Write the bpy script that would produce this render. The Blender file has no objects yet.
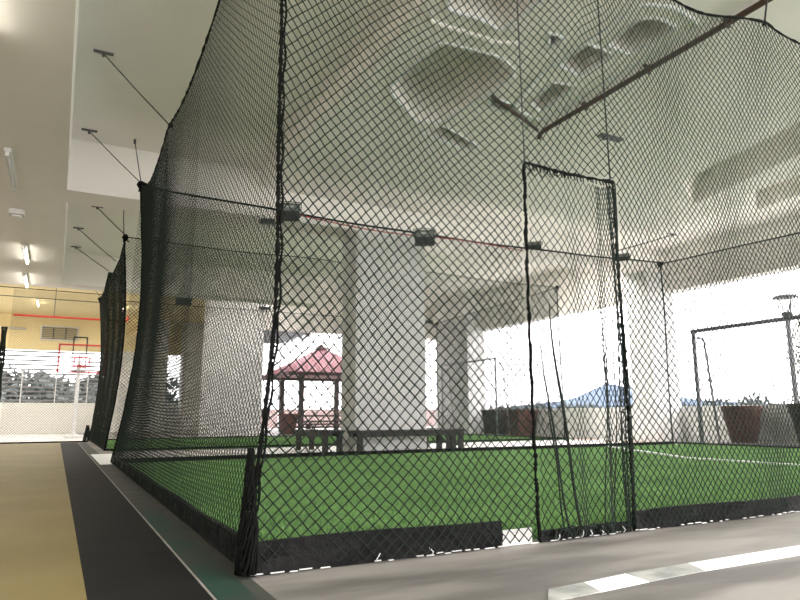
import bpy, bmesh, math, random
import numpy as np
from mathutils import Vector, Matrix

random.seed(7)
rng = np.random.default_rng(7)
scene = bpy.context.scene
col = scene.collection
PI = math.pi

# ------------------------------------------------------------------ camera
CAM_H = 0.8
V1 = (56.0, 418.0)
V2 = (1655.0, 410.5)
FPX = math.sqrt(-((V1[0]-400)*(V2[0]-400) + (V1[1]-300)*(V2[1]-300)))
def _cam(p): return Vector((p[0]-400, -(p[1]-300), -FPX))
ay = _cam(V1).normalized(); ax = _cam(V2).normalized(); az = ax.cross(ay)
cd = bpy.data.cameras.new('camera'); co = bpy.data.objects.new('camera', cd); col.objects.link(co)
cd.sensor_width = 36.0; cd.lens = FPX/800*36.0; cd.clip_end = 2000; cd.clip_start = 0.05
co.matrix_world = Matrix.Translation((0, 0, CAM_H)) @ Matrix((ax, ay, az)).to_4x4()
scene.camera = co

# ------------------------------------------------------------------ materials
def mat(name, color, rough=0.7, color2=None, scale=4.0, detail=5.0, bump=0.0, bump_scale=None, metal=0.0,
        lo=0.35, hi=0.65, stretch=(1, 1, 1), spec=0.4, rot=0.0):
    m = bpy.data.materials.new(name); m.use_nodes = True
    nt = m.node_tree; N = nt.nodes; L = nt.links
    b = N['Principled BSDF']
    b.inputs['Roughness'].default_value = rough; b.inputs['Metallic'].default_value = metal
    b.inputs['Specular IOR Level'].default_value = spec
    b.inputs['Base Color'].default_value = (*color, 1)
    tc = N.new('ShaderNodeTexCoord'); mp = N.new('ShaderNodeMapping')
    mp.inputs['Scale'].default_value = stretch; mp.inputs['Rotation'].default_value = (0, 0, rot)
    L.new(tc.outputs['Object'], mp.inputs['Vector'])
    c2 = color2 or tuple(c*0.88 for c in color)
    n = N.new('ShaderNodeTexNoise'); n.inputs['Scale'].default_value = scale; n.inputs['Detail'].default_value = detail
    L.new(mp.outputs['Vector'], n.inputs['Vector'])
    r = N.new('ShaderNodeValToRGB'); e = r.color_ramp.elements
    e[0].position = lo; e[1].position = hi; e[0].color = (*c2, 1); e[1].color = (*color, 1)
    L.new(n.outputs['Fac'], r.inputs['Fac']); L.new(r.outputs['Color'], b.inputs['Base Color'])
    if bump:
        n2 = N.new('ShaderNodeTexNoise'); n2.inputs['Scale'].default_value = bump_scale or scale*4; n2.inputs['Detail'].default_value = 4
        L.new(mp.outputs['Vector'], n2.inputs['Vector'])
        bp = N.new('ShaderNodeBump'); bp.inputs['Strength'].default_value = bump; bp.inputs['Distance'].default_value = 0.02
        L.new(n2.outputs['Fac'], bp.inputs['Height']); L.new(bp.outputs['Normal'], b.inputs['Normal'])
    return m

def emit(name, color, strength):
    m = bpy.data.materials.new(name); m.use_nodes = True
    nt = m.node_tree; nt.nodes.clear()
    o = nt.nodes.new('ShaderNodeOutputMaterial'); e = nt.nodes.new('ShaderNodeEmission')
    e.inputs['Color'].default_value = (*color, 1); e.inputs['Strength'].default_value = strength
    nt.links.new(e.outputs[0], o.inputs[0]); return m

M = {}
M['ceiling'] = mat('painted ceiling', (0.91, 0.87, 0.83), 0.85, (0.88, 0.84, 0.80), 0.7)
M['far_ceiling'] = mat('yellow cream tone', (0.88, 0.74, 0.43), 0.85, (0.84, 0.70, 0.40), 0.7)  # even yellow cream base colour for the far ceiling and beam
M['wall'] = mat('white wall paint', (0.83, 0.825, 0.81), 0.8, (0.77, 0.765, 0.75), 0.8)
M['concrete'] = mat('screeded concrete', (0.265, 0.25, 0.23), 0.55, (0.12, 0.115, 0.106), 1.0, 9, 0.12, 9, stretch=(0.45, 1.9, 1), rot=0.5, lo=0.40, hi=0.57, spec=0.25)
M['pale_concrete'] = mat('pale dry concrete', (0.66, 0.63, 0.60), 0.5, (0.52, 0.5, 0.47), 1.5, 7)
M['yellow'] = mat('yellow court coating', (0.235, 0.185, 0.074), 0.6, (0.195, 0.152, 0.058), 1.2, 6, spec=0.25)
M['rubber'] = mat('dark grey floor coating', (0.012, 0.012, 0.0118), 0.7, (0.008, 0.008, 0.0078), 2.5, 7, spec=0.12)
M['green_paint'] = mat('worn green paint', (0.008, 0.042, 0.027), 0.65, (0.028, 0.040, 0.031), 1.6, 6, lo=0.40, hi=0.56)
M['greystripe'] = mat('grey kerb concrete', (0.058, 0.062, 0.053), 0.7, (0.034, 0.038, 0.032), 2.5, 7)
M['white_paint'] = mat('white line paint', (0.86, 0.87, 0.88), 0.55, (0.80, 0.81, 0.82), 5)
M['worn_paint'] = mat('scuffed line paint', (0.42, 0.42, 0.40), 0.6, (0.22, 0.24, 0.225), 7, 6)
M['thin_paint'] = mat('faded line paint', (0.34, 0.33, 0.30), 0.6, (0.25, 0.24, 0.22), 6, 6)
M['orange_floor'] = mat('orange track coating', (0.48, 0.25, 0.14), 0.6)
M['turf'] = mat('turf backing', (0.075, 0.20, 0.05), 0.9, (0.05, 0.14, 0.035), 6, 6, 0.5, 60)
M['blade'] = mat('turf fibre', (0.20, 0.38, 0.11), 0.6, (0.13, 0.26, 0.07), 1.0, 5)
M['net'] = mat('black green netting', (0.019, 0.025, 0.021), 0.8, spec=0.08)
M['rope'] = mat('black rope', (0.006, 0.0065, 0.006), 0.85, bump=0.6, bump_scale=60, spec=0.08)
M['skirt'] = mat('black sheeting', (0.010, 0.010, 0.010), 0.7, (0.006, 0.006, 0.006), 14, bump=0.8, bump_scale=22, spec=0.12)
M['lacing'] = mat('white lacing', (0.62, 0.62, 0.60), 0.6)
M['wire'] = mat('steel wire rope', (0.03, 0.03, 0.03), 0.5, metal=0.3)
M['red_cable'] = mat('red cable', (0.36, 0.035, 0.03), 0.5)
M['black_metal'] = mat('black lamp body', (0.02, 0.022, 0.022), 0.45)
M['lens'] = mat('lamp glass', (0.16, 0.18, 0.17), 0.25)
M['reflector'] = mat('silver reflector', (0.5, 0.52, 0.5), 0.35, metal=0.6)
M['dark_wood'] = mat('dark stained timber', (0.045, 0.038, 0.035), 0.6, (0.03, 0.026, 0.024), 5, stretch=(1, 1, 8))
M['goal'] = mat('grey painted goal tube', (0.30, 0.29, 0.35), 0.5)
M['goal_thin'] = mat('pale goal tube', (0.36, 0.37, 0.39), 0.5)
M['planter'] = mat('red brown planter', (0.13, 0.05, 0.042), 0.7, (0.09, 0.035, 0.03), 3, stretch=(4, 4, 0.5))
M['planter_dark'] = mat('dark brown planter', (0.045, 0.03, 0.028), 0.7, (0.03, 0.02, 0.02), 3, stretch=(4, 4, 0.5))
M['soil'] = mat('soil', (0.06, 0.045, 0.03), 0.95)
M['roof'] = mat('red metal roofing', (0.32, 0.14, 0.16), 0.6, (0.28, 0.12, 0.14), 2)
M['roof_edge'] = mat('dark red fascia', (0.07, 0.03, 0.032), 0.6)
M['gaz_wood'] = mat('brown post timber', (0.09, 0.06, 0.06), 0.7)
M['grey_metal'] = mat('grey metal', (0.12, 0.12, 0.125), 0.5, metal=0.3)
M['white_metal'] = mat('white metal slat', (0.75, 0.75, 0.76), 0.5)
M['slat'] = mat('pale grey louvre', (0.26, 0.26, 0.27), 0.7)
M['red_paint'] = mat('red paint', (0.55, 0.03, 0.035), 0.45)
M['red_pipe'] = mat('red sprinkler pipe', (0.50, 0.035, 0.025), 0.4)
M['brown_pipe'] = mat('brown drain pipe', (0.075, 0.042, 0.032), 0.5)
M['plastic'] = mat('white plastic', (0.75, 0.74, 0.71), 0.5)
M['tube_on'] = emit('lit tube', (1.0, 0.95, 0.82), 11.0)
M['tube_off'] = mat('unlit tube', (0.72, 0.72, 0.71), 0.4)
M['leaf'] = mat('hazy leaf', (0.10, 0.13, 0.08), 0.8, (0.06, 0.085, 0.05), 0.4)
M['farleaf'] = mat('haze greyed far leaf', (0.085, 0.095, 0.092), 0.9, (0.065, 0.075, 0.073), 0.15)  # grey of the distance haze is mixed into the leaf colour
M['hill'] = mat('haze tinted hill', (0.11, 0.14, 0.19), 0.95, (0.10, 0.13, 0.18), 0.02)  # blue of the distance haze is put into the hill colour
M['bark'] = mat('bark', (0.09, 0.06, 0.045), 0.9)
M['blossom'] = mat('pinkish foliage', (0.18, 0.11, 0.13), 0.8)
def glass_mat():
    m = bpy.data.materials.new('clear acrylic'); m.use_nodes = True
    nt = m.node_tree; nt.nodes.clear()
    o = nt.nodes.new('ShaderNodeOutputMaterial'); t = nt.nodes.new('ShaderNodeBsdfTransparent')
    g = nt.nodes.new('ShaderNodeBsdfGlossy'); g.inputs['Roughness'].default_value = 0.05
    mx = nt.nodes.new('ShaderNodeMixShader'); mx.inputs[0].default_value = 0.07
    nt.links.new(t.outputs[0], mx.inputs[1]); nt.links.new(g.outputs[0], mx.inputs[2]); nt.links.new(mx.outputs[0], o.inputs[0])
    return m
M['acrylic'] = glass_mat()

# ------------------------------------------------------------------ builders
def link(name, me, m, parent=None):
    o = bpy.data.objects.new(name, me); col.objects.link(o)
    if m: me.materials.append(m)
    if parent: o.parent = parent; o.matrix_parent_inverse = parent.matrix_world.inverted() if False else Matrix.Identity(4)
    return o

class MB:
    """collects shapes; coordinates are world unless the build gives an origin"""
    def __init__(self): self.bm = bmesh.new()
    def box(self, a, b, bev=0.0):
        a = Vector(a); b = Vector(b)
        r = bmesh.ops.create_cube(self.bm, size=1.0)
        s = b-a; c = (a+b)/2
        for v in r['verts']: v.co = Vector((v.co.x*s.x, v.co.y*s.y, v.co.z*s.z)) + c
        if bev:
            es = list({e for v in r['verts'] for e in v.link_edges})
            bmesh.ops.bevel(self.bm, geom=es, offset=bev, segments=2, affect='EDGES', profile=0.6)
        return self
    def hexa(self, bottom, top):
        n = len(bottom)
        vb = [self.bm.verts.new(p) for p in bottom]; vt = [self.bm.verts.new(p) for p in top]
        self.bm.faces.new(list(reversed(vb))); self.bm.faces.new(vt)
        for i in range(n): self.bm.faces.new((vb[i], vb[(i+1) % n], vt[(i+1) % n], vt[i]))
        return self
    def tube(self, pts, r, n=8, cap=True, closed=False):
        pts = [Vector(p) for p in pts]; k = len(pts)
        rr = r if isinstance(r, (list, tuple)) else [r]*k
        rings = []; up = None
        for i, p in enumerate(pts):
            if closed: t = (pts[(i+1) % k]-pts[i-1])
            else: t = (pts[min(i+1, k-1)]-pts[max(i-1, 0)])
            t = t.normalized() if t.length > 1e-9 else Vector((0, 0, 1))
            if up is None: up = Vector((0, 0, 1)) if abs(t.z) < 0.9 else Vector((1, 0, 0))
            u = (up - t*up.dot(t)); u = u.normalized() if u.length > 1e-6 else t.orthogonal().normalized()
            w = t.cross(u); up = u
            rings.append([self.bm.verts.new(p+(u*math.cos(2*PI*j/n)+w*math.sin(2*PI*j/n))*rr[i]) for j in range(n)])
        for i in range(k if closed else k-1):
            a = rings[i]; b = rings[(i+1) % k]
            for j in range(n): self.bm.faces.new((a[j], a[(j+1) % n], b[(j+1) % n], b[j]))
        if cap and not closed:
            self.bm.faces.new(list(reversed(rings[0]))); self.bm.faces.new(rings[-1])
        return self
    def lathe(self, c, prof, n=20, sq=False):
        c = Vector(c); rings = []
        for r, z in prof:
            ring = []
            for j in range(n):
                a = 2*PI*j/n + (PI/4 if n == 4 else 0); q = r*(math.sqrt(2) if n == 4 else 1)
                ring.append(self.bm.verts.new(c+Vector((q*math.cos(a), q*math.sin(a), z))))
            rings.append(ring)
        for a, b in zip(rings, rings[1:]):
            for j in range(n): self.bm.faces.new((a[j], a[(j+1) % n], b[(j+1) % n], b[j]))
        self.bm.faces.new(list(reversed(rings[0]))); self.bm.faces.new(rings[-1])
        return self
    def blob(self, c, s, seed=0, sub=2, amp=0.25):
        r = bmesh.ops.create_icosphere(self.bm, subdivisions=sub, radius=1.0)
        rd = random.Random(seed)
        for v in r['verts']:
            k = 1+amp*(rd.random()-0.5)*2
            v.co = Vector((v.co.x*s[0]*k, v.co.y*s[1]*k, v.co.z*s[2]*k))+Vector(c)
        return self
    def build(self, name, m, parent=None, smooth=False):
        bmesh.ops.recalc_face_normals(self.bm, faces=self.bm.faces[:])
        me = bpy.data.meshes.new(name); self.bm.to_mesh(me); self.bm.free()
        if smooth:
            me.polygons.foreach_set('use_smooth', [True]*len(me.polygons))
        if parent is not None:
            inv = Matrix.Translation(-parent.location) if not parent.get('_off') else Matrix.Translation(-Vector(parent['_off']))
            me.transform(inv)
        o = link(name, me, m, parent)
        if parent is not None: o['_off'] = list(parent['_off']) if parent.get('_off') else list(parent.location)
        return o

def tag(o, label, cat, group=None, kind=None):
    o['label'] = label; o['category'] = cat
    if group: o['group'] = group
    if kind: o['kind'] = kind
    return o
def thing(name, loc, label, cat, group=None):
    o = bpy.data.objects.new(name, None); col.objects.link(o); o.location = loc; o.empty_display_size = 0.1
    o['_off'] = list(loc)
    return tag(o, label, cat, group)
def struct(o, label=None, cat=None):
    o['kind'] = 'structure'
    if label: o['label'] = label
    if cat: o['category'] = cat
    return o
def box_struct(name, a, b, m, label=None, cat=None, bev=0.0):
    return struct(MB().box(a, b, bev).build(name, m), label, cat)

# ------------------------------------------------------------------ setting: floors
box_struct('floor', (-7, -9, -0.30), (17.2, 40.2, 0.0), M['concrete'], 'grey screeded concrete floor with pale swirls', 'floor')
box_struct('floor_court', (-7, -9, 0.0), (0.185, 24.1, 0.004), M['yellow'], 'yellow coated court floor along the left', 'floor')
box_struct('floor_runway', (0.185, -9, 0.0), (0.683, 24.1, 0.004), M['rubber'], 'dark grey coated strip beside the yellow floor', 'floor')
box_struct('floor_edge_line', (0.683, -9, 0.0), (0.695, 24.1, 0.005), M['thin_paint'], 'thin faded line along the dark strip', 'line')
box_struct('floor_kerb_band', (0.695, -9, 0.0), (0.93, 24.1, 0.003), M['greystripe'], 'grey band between dark strip and near net', 'floor')
box_struct('floor_green_line', (0.70, -9, 0.0), (0.86, 6.2, 0.006), M['green_paint'], 'worn dark green painted band beside the net foot', 'line')
box_struct('floor_sky_sheen', (0.74, 12.6, 0.0), (1.25, 16.2, 0.006), M['white_paint'], 'sky reflection painted white on the gap between both cages', 'patch')  # sky reflection on smooth concrete, laid on as white colour
box_struct('floor_gap', (1.25, 12.85, 0.0), (16.6, 16.9, 0.003), M['pale_concrete'], 'pale concrete walkway between both cages', 'floor')
box_struct('floor_far', (-7, 24.1, 0.0), (1.0, 40, 0.003), M['pale_concrete'], 'pale concrete floor under the far louvres', 'floor')
box_struct('floor_orange_track', (15.75, 3.4, 0.0), (16.0, 26, 0.012), M['orange_floor'], 'orange floor strip at the foot of the right parapet', 'floor')

# painted white line in the front, in three lengths with a scuffed piece between
def lineq(name, p, m, label):
    z = 0.005
    return struct(MB().hexa([(x, y, 0.0005) for x, y in p], [(x, y, z) for x, y in p]).build(name, m), label, 'line')
lineq('floor_line_white', [(3.05, 2.42), (9, 2.42), (9, 2.60), (3.12, 2.58)], M['white_paint'], 'bright white painted line on the front concrete')
lineq('floor_line_scuffed', [(2.62, 2.40), (3.05, 2.42), (3.12, 2.58), (2.64, 2.57)], M['worn_paint'], 'scuffed grey stretch of the white line')
lineq('floor_line_faded', [(1.95, 2.355), (2.28, 2.375), (2.33, 2.54), (2.10, 2.525)], M['worn_paint'], 'faded grey tip of the white line')
lineq('floor_line_short', [(2.28, 2.375), (2.62, 2.40), (2.64, 2.57), (2.33, 2.54)], M['white_paint'], 'short white line end on the front concrete')

# turf
def turf_base(x0, y0, x1, y1, label):
    return box_struct('turf_floor', (x0, y0, 0.0), (x1, y1, 0.02), M['turf'], label, 'turf')
turf_base(1.05, 3.56, 15.75, 12.45, 'green turf floor of the near cage')
turf_base(1.25, 17.25, 15.75, 25.2, 'green turf floor of the far cage')
def blades(name, n, gen, h, w, label):
    x, y = gen(n); n = len(x)
    a = rng.uniform(0, 2*PI, n); hh = h*rng.uniform(0.6, 1.25, n); ww = w*rng.uniform(0.7, 1.3, n)
    la = rng.uniform(0, 2*PI, n); lx = np.cos(la)*hh*0.5; ly = np.sin(la)*hh*0.5
    v = np.zeros((n, 3, 3))
    v[:, 0] = np.stack([x-np.cos(a)*ww/2, y-np.sin(a)*ww/2, np.full(n, 0.018)], 1)
    v[:, 1] = np.stack([x+np.cos(a)*ww/2, y+np.sin(a)*ww/2, np.full(n, 0.018)], 1)
    v[:, 2] = np.stack([x+lx, y+ly, 0.018+hh], 1)
    me = bpy.data.meshes.new(name); nv = 3*n
    me.vertices.add(nv); me.vertices.foreach_set('co', v.reshape(-1))
    me.loops.add(nv); me.loops.foreach_set('vertex_index', np.arange(nv, dtype=np.int32))
    me.polygons.add(n); me.polygons.foreach_set('loop_start', np.arange(0, nv, 3, dtype=np.int32))
    me.update(calc_edges=True)
    o = link(name, me, M['blade']); o['kind'] = 'stuff'; o['label'] = label; o['category'] = 'grass'
    return o
def gen1(n):
    y = 3.6+8.75*rng.random(n)**1.7; x = 1.1+14.6*rng.random(n)
    k = x < 3+y*1.75
    return x[k], y[k]
blades('turf_grass', 240000, gen1, 0.032, 0.007, 'short green artificial grass in the near cage')
def gen2(n): return 1.3+14.4*rng.random(n), 17.3+7.8*rng.random(n)
blades('turf_grass', 60000, gen2, 0.04, 0.016, 'short green artificial grass in the far cage')
def strip_on_turf(p, q, w, label):
    p = Vector((*p, 0)); q = Vector((*q, 0)); d = (q-p).normalized(); s = Vector((-d.y, d.x, 0))*w/2
    b = [p-s, q-s, q+s, p+s]
    return struct(MB().hexa([v+Vector((0, 0, 0.02)) for v in b], [v+Vector((0, 0, 0.05)) for v in b]).build('turf_line', M['white_paint']), label, 'line')
strip_on_turf((12.3, 12.3), (10.2, 8.3), 0.09, 'white turf line running back to the far net')
strip_on_turf((10.2, 8.3), (10.1, 3.7), 0.09, 'white turf line running towards the front net')

# ------------------------------------------------------------------ setting: ceiling
SOF, BAY, LOW = 5.9, 6.3, 5.22
box_struct('ceiling_far_bay', (-7.2, 28.9, BAY), (8.4, 39.8, BAY+0.25), M['far_ceiling'], 'yellow cream ceiling beyond the far cage', 'ceiling')
box_struct('ceiling', (-7.2, -9, BAY), (3.70, 13.8, BAY+0.25), M['ceiling'], 'cream painted ceiling slab of the near left bay', 'ceiling')
box_struct('ceiling_middle_bay', (-7.2, 13.8, BAY), (17.2, 28.9, BAY+0.25), M['ceiling'], 'cream painted ceiling slab over the far cage', 'ceiling')
# left lowered soffit and cross beams
box_struct('ceiling_soffit_left', (-7.2, -9, LOW), (-0.16, 24.9, BAY), M['ceiling'], 'lower ceiling soffit over the yellow floor', 'ceiling')
box_struct('ceiling_beam_far', (-0.16, 24.0, LOW), (9.0, 24.9, BAY), M['ceiling'], 'ceiling beam above the back net of the far cage', 'beam')
# lowered tray with cut recesses over the near cage
def round_poly(p, r=0.22, n=4):
    out = []; k = len(p)
    for i in range(k):
        a = Vector(p[i-1]); c = Vector(p[i]); d = Vector(p[(i+1) % k])
        u = (a-c); w = (d-c); ra = min(r, u.length*0.45); rb = min(r, w.length*0.45)
        p0 = c+u.normalized()*ra; p1 = c+w.normalized()*rb
        for j in range(n+1):
            t = j/n; q = p0*(1-t)**2+c*2*t*(1-t)+p1*t*t; out.append((q.x, q.y))
    return out
RECESS = [
    ([(4.24, 8.46), (4.29, 6.97), (5.26, 6.90), (5.75, 7.14), (5.78, 7.85), (5.61, 9.14), (5.21, 9.30)], 0.14),
    ([(4.01, 6.33), (4.46, 6.29), (4.94, 6.39), (4.91, 6.16), (5.0, 5.2), (4.6, 4.4), (3.95, 5.0), (3.86, 6.03)], 0.12),
    ([(6.55, 7.83), (6.43, 7.12), (6.85, 7.04), (6.92, 8.00)], 0.06),
    ([(6.17, 6.70), (6.15, 6.07), (6.68, 6.11), (6.68, 6.79)], 0.05),
    ([(6.40, 5.98), (6.34, 5.32), (6.58, 5.20), (6.95, 5.24), (6.90, 6.02)], 0.10),
    ([(5.49, 6.11), (5.78, 6.12), (5.76, 6.44)], 0.04),
    ([(5.42, 9.62), (5.74, 9.20), (6.80, 9.66), (6.6, 9.9)], 0.05),
    ([(5.86, 7.95), (6.36, 7.98), (6.44, 8.24), (5.99, 8.23)], 0.04),
    ([(11.9, 9.2), (13.5, 10.2), (12.2, 5.0), (11.2, -3), (10.2, -3), (11.0, 5.0)], 0.12),
    ([(14.05, 9.2), (15.35, 9.8), (14.4, 5.0), (14.0, -3), (12.9, -3), (13.4, 5.0)], 0.12),
]
RP = [round_poly(p, r) for p, r in RECESS]
def inside(p, poly):
    x, y = p; r = False
    for (x0, y0), (x1, y1) in zip(poly, poly[1:]+poly[:1]):
        if (y0 > y) != (y1 > y) and x < (x1-x0)*(y-y0)/(y1-y0)+x0: r = not r
    return r
def cut_tray(x0, y0, x1, y1, holes):
    from mathutils.geometry import delaunay_2d_cdt
    vs_ = [Vector((x0, y0)), Vector((x1, y0)), Vector((x1, y1)), Vector((x0, y1))]; ed = [(0, 1), (1, 2), (2, 3), (3, 0)]
    for h_ in holes:
        a = len(vs_); vs_ += [Vector(p) for p in h_]; k = len(h_); ed += [(a+q, a+(q+1) % k) for q in range(k)]
    ov, oe, of = delaunay_2d_cdt(vs_, ed, [], 0, 1e-5)[:3]
    bm = bmesh.new(); bv = [bm.verts.new((v.x, v.y, SOF)) for v in ov]
    for f in of:
        c = [sum(ov[q][k] for q in f)/3 for k in (0, 1)]
        if not any(inside(c, h_) for h_ in holes): bm.faces.new([bv[q] for q in reversed(f)])
    for h_ in holes:
        k = len(h_); cx = sum(q[0] for q in h_)/k; cy = sum(q[1] for q in h_)/k
        lo_ = [bm.verts.new((x, y, SOF)) for x, y in h_]
        hi_ = [bm.verts.new((cx+(x-cx)*0.93, cy+(y-cy)*0.93, 6.72)) for x, y in h_]
        for q in range(k): bm.faces.new((lo_[q], hi_[q], hi_[(q+1) % k], lo_[(q+1) % k]))
        bm.faces.new(hi_)
    bmesh.ops.remove_doubles(bm, verts=bm.verts[:], dist=1e-5)
    c = [(x0, y0), (x1, y0), (x1, y1), (x0, y1)]
    for q in range(4):
        (a0, b0), (a1, b1) = c[q], c[(q+1) % 4]
        bm.faces.new([bm.verts.new((a0, b0, SOF)), bm.verts.new((a1, b1, SOF)), bm.verts.new((a1, b1, BAY+.02)), bm.verts.new((a0, b0, BAY+.02))])
    bmesh.ops.remove_doubles(bm, verts=bm.verts[:], dist=1e-5)
    me = bpy.data.meshes.new('ceiling_tray'); bm.to_mesh(me); bm.free()
    return link('ceiling_tray', me, M['ceiling'])
tray = cut_tray(3.68, -9, 17.0, 13.82, RP)
struct(tray, 'lowered ceiling over the near cage with recesses', 'ceiling')
for i, p in enumerate(RP[:8]):
    o = MB().tube([(x, y, SOF) for x, y in p], 0.028, 6, closed=True).build('trim_%d' % (i+1), M['white_paint'], smooth=True)
    struct(o, 'raised rim around a ceiling recess', 'trim')
strip = round_poly([(6.40, 8.10), (6.08, 6.95), (6.12, 5.10), (6.55, 4.95), (7.16, 5.05), (7.14, 8.25)], 0.15)
struct(MB().tube([(x, y, SOF) for x, y in strip], 0.035, 6, closed=True).build('trim_9', M['white_paint'], smooth=True), 'long raised rim around the row of small recesses', 'trim')
struct(MB().tube([(3.80, 9.3, SOF), (3.80, 6.4, SOF), (3.95, 6.62, SOF), (5.0, 6.62, SOF), (5.3, 6.5, SOF)], 0.04, 8).build('trim_10', M['ceiling']), 'raised rib beside the big ceiling recess', 'trim')

# column line beam and columns
box_struct('ceiling_beam_column', (-0.16, 13.8, LOW), (17.0, 14.66, BAY), M['ceiling'], 'deep ceiling beam on the column line', 'beam')
def column(name, x0, x1, y0, y1, label, zs):
    struct(MB().box((x0, y0, 0), (x1, y1, zs), 0.012).build(name, M['wall']), label, 'column')
column('column', 6.06, 7.94, 13.8, 14.65, 'broad pale column ringed by dark benches', LOW)
column('column', 15.82, 16.95, 13.8, 14.65, 'pale column against the right parapet', LOW)
column('column', 5.56, 8.0, 28.5, 29.6, 'pale column seen through the left side net', BAY)
column('column', 16.0, 16.95, 24.1, 26.8, 'pale wall pier behind the far goal', BAY)
column('column', 4.2, 5.42, 39.0, 39.9, 'grey pier left of the bright slot window', BAY)
column('column', 6.25, 7.75, 39.0, 39.9, 'grey pier right of the bright slot window', BAY)

# facades
box_struct('wall_right', (16.95, -9, 0), (17.2, 28.6, 1.07), M['wall'], 'low white parapet along the right opening', 'parapet')
box_struct('wall_right_beam', (16.7, -9, 4.6), (17.2, 28.6, BAY+0.2), M['ceiling'], 'edge beam over the right opening', 'beam')
box_struct('wall_back_beam', (8.0, 28.4, 4.72), (17.2, 28.9, BAY+0.2), M['ceiling'], 'edge beam over the opening to the pavilion', 'beam')
box_struct('wall_far', (-7.2, 39.8, 0), (8.2, 40.2, 1.6), M['wall'], 'white parapet wall under the far louvres', 'wall')
box_struct('wall_far_beam', (-7.2, 39.8, 4.42), (8.4, 40.2, BAY+0.2), M['far_ceiling'], 'beam over the far louvred opening', 'beam')
box_struct('wall_far_side', (8.0, 29.6, 0), (8.25, 40.2, 6.6), M['wall'], 'side wall beyond the far column', 'wall')
box_struct('wall_far_pier', (2.3, 39.7, 1.5), (4.2, 39.9, 4.5), M['wall'], 'wall panel behind the far cage corner', 'wall')
box_struct('wall_left', (-7.3, -9, 0), (-7.0, 40.2, 6.6), M['wall'], 'white wall on the far left', 'wall')
box_struct('wall_front', (-7, -9.2, 0), (17.2, -9, 1.0), M['wall'], 'low parapet behind the viewer', 'parapet')
box_struct('roof_slab', (-7.3, 28.9, 6.76), (8.4, 40.3, 7.0), M['ceiling'], 'floor slab above the far end of the hall', 'slab')
box_struct('roof_slab', (-7.3, -9.2, 6.76), (17.2, 28.9, 7.0), M['ceiling'], 'floor slab above the hall', 'slab')
box_struct('ground_terrace', (8.3, 28.6, -0.3), (60, 46.0, -0.01), M['pale_concrete'], 'roof terrace paving around the pavilion', 'terrace')
box_struct('ground_terrace', (17.2, -9, -0.3), (24, 28.6, -0.01), M['pale_concrete'], 'narrow terrace beyond the right parapet', 'terrace')
box_struct('wall_terrace', (8.25, 46.0, -0.3), (60, 46.3, 1.35), mat('pinkish wall', (0.34, 0.25, 0.24), 0.8), 'pinkish terrace wall behind the pavilion', 'wall')
box_struct('ground', (-400, -300, -14.2), (600, 700, -14), mat('hazy ground', (0.34, 0.36, 0.33), 0.9, scale=0.02), 'hazy land below the building', 'ground')

# ------------------------------------------------------------------ netting
def net_panel(name, fn, W, H, pw, ph, r, parent, m=None, mask=None, nu=None, jit=0.005, kn=0.0):
    nu = nu or int(round(W/pw)); nv = int(round(H/ph))
    I, J = 2*nu, 2*nv
    i = np.arange(I)[:, None]+np.zeros((1, J), int); j = np.arange(J)[None, :]+np.zeros((I, 1), int)
    i = i.ravel(); j = j.ravel()
    even = (i+j) % 2 == 0
    i0 = i; j0 = np.where(even, j, j+1); i1 = i+1; j1 = np.where(even, j+1, j)
    u0, v0, u1, v1 = i0/I, j0/J, i1/I, j1/J
    if mask is not None:
        k = mask((u0+u1)/2, (v0+v1)/2); u0, v0, u1, v1 = u0[k], v0[k], u1[k], v1[k]
    A = fn(u0, v0); B = fn(u1, v1)
    if jit:
        for Q, (iu, iv) in ((A, (i0, j0)), (B, (i1, j1))):
            iu, iv = (iu[k], iv[k]) if mask is not None else (iu, iv)
            for ax_ in range(3): Q[:, ax_] += jit*(np.modf(np.abs(np.sin(iu*12.9898+iv*78.233+ax_*37.7)*43758.5453))[0]-0.5)
    d = B-A; d /= np.linalg.norm(d, axis=1)[:, None]+1e-9
    ref = np.array([0.31, 0.52, 0.79]); p = np.cross(d, ref); p /= np.linalg.norm(p, axis=1)[:, None]
    q = np.cross(d, p); n = len(A)
    V = np.zeros((n, 6, 3))
    for k in range(3):
        a = 2*PI*k/3; off = (p*math.cos(a)+q*math.sin(a))*r
        V[:, k] = A+off; V[:, 3+k] = B+off
    if parent is not None: V -= np.array(parent['_off'])
    nk = 0
    if kn:
        K = A if parent is None else A-np.array(parent['_off'])
        O = np.array([[1, 0, 0], [-1, 0, 0], [0, 1, 0], [0, -1, 0], [0, 0, 1], [0, 0, -1]])*kn
        K = K[::2]; nk = len(K); KV = K[:, None, :]+O[None]
    base = (np.arange(n)*6)[:, None]
    F = np.stack([base+np.array([k, (k+1) % 3, 3+(k+1) % 3, 3+k]) for k in range(3)], 1).reshape(-1)
    me = bpy.data.meshes.new(name)
    nf = len(F)//4; LS = np.arange(0, nf*4, 4)
    V = V.reshape(-1, 3)
    if nk:
        T = np.array([[0, 2, 4], [2, 1, 4], [1, 3, 4], [3, 0, 4], [2, 0, 5], [1, 2, 5], [3, 1, 5], [0, 3, 5]])
        FT = (np.arange(nk)*6+6*n)[:, None, None]+T[None]
        V = np.concatenate([V, KV.reshape(-1, 3)]); LS = np.concatenate([LS, nf*4+np.arange(nk*8)*3])
        F = np.concatenate([F, FT.reshape(-1)]); nf += nk*8
    me.vertices.add(len(V)); me.vertices.foreach_set('co', V.reshape(-1))
    me.loops.add(len(F)); me.loops.foreach_set('vertex_index', F.astype(np.int32))
    me.polygons.add(nf); me.polygons.foreach_set('loop_start', LS.astype(np.int32))
    me.update(calc_edges=True)
    o = link(name, me, m or M['net'], parent)
    if parent is not None: o['_off'] = list(parent['_off'])
    return o

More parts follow.
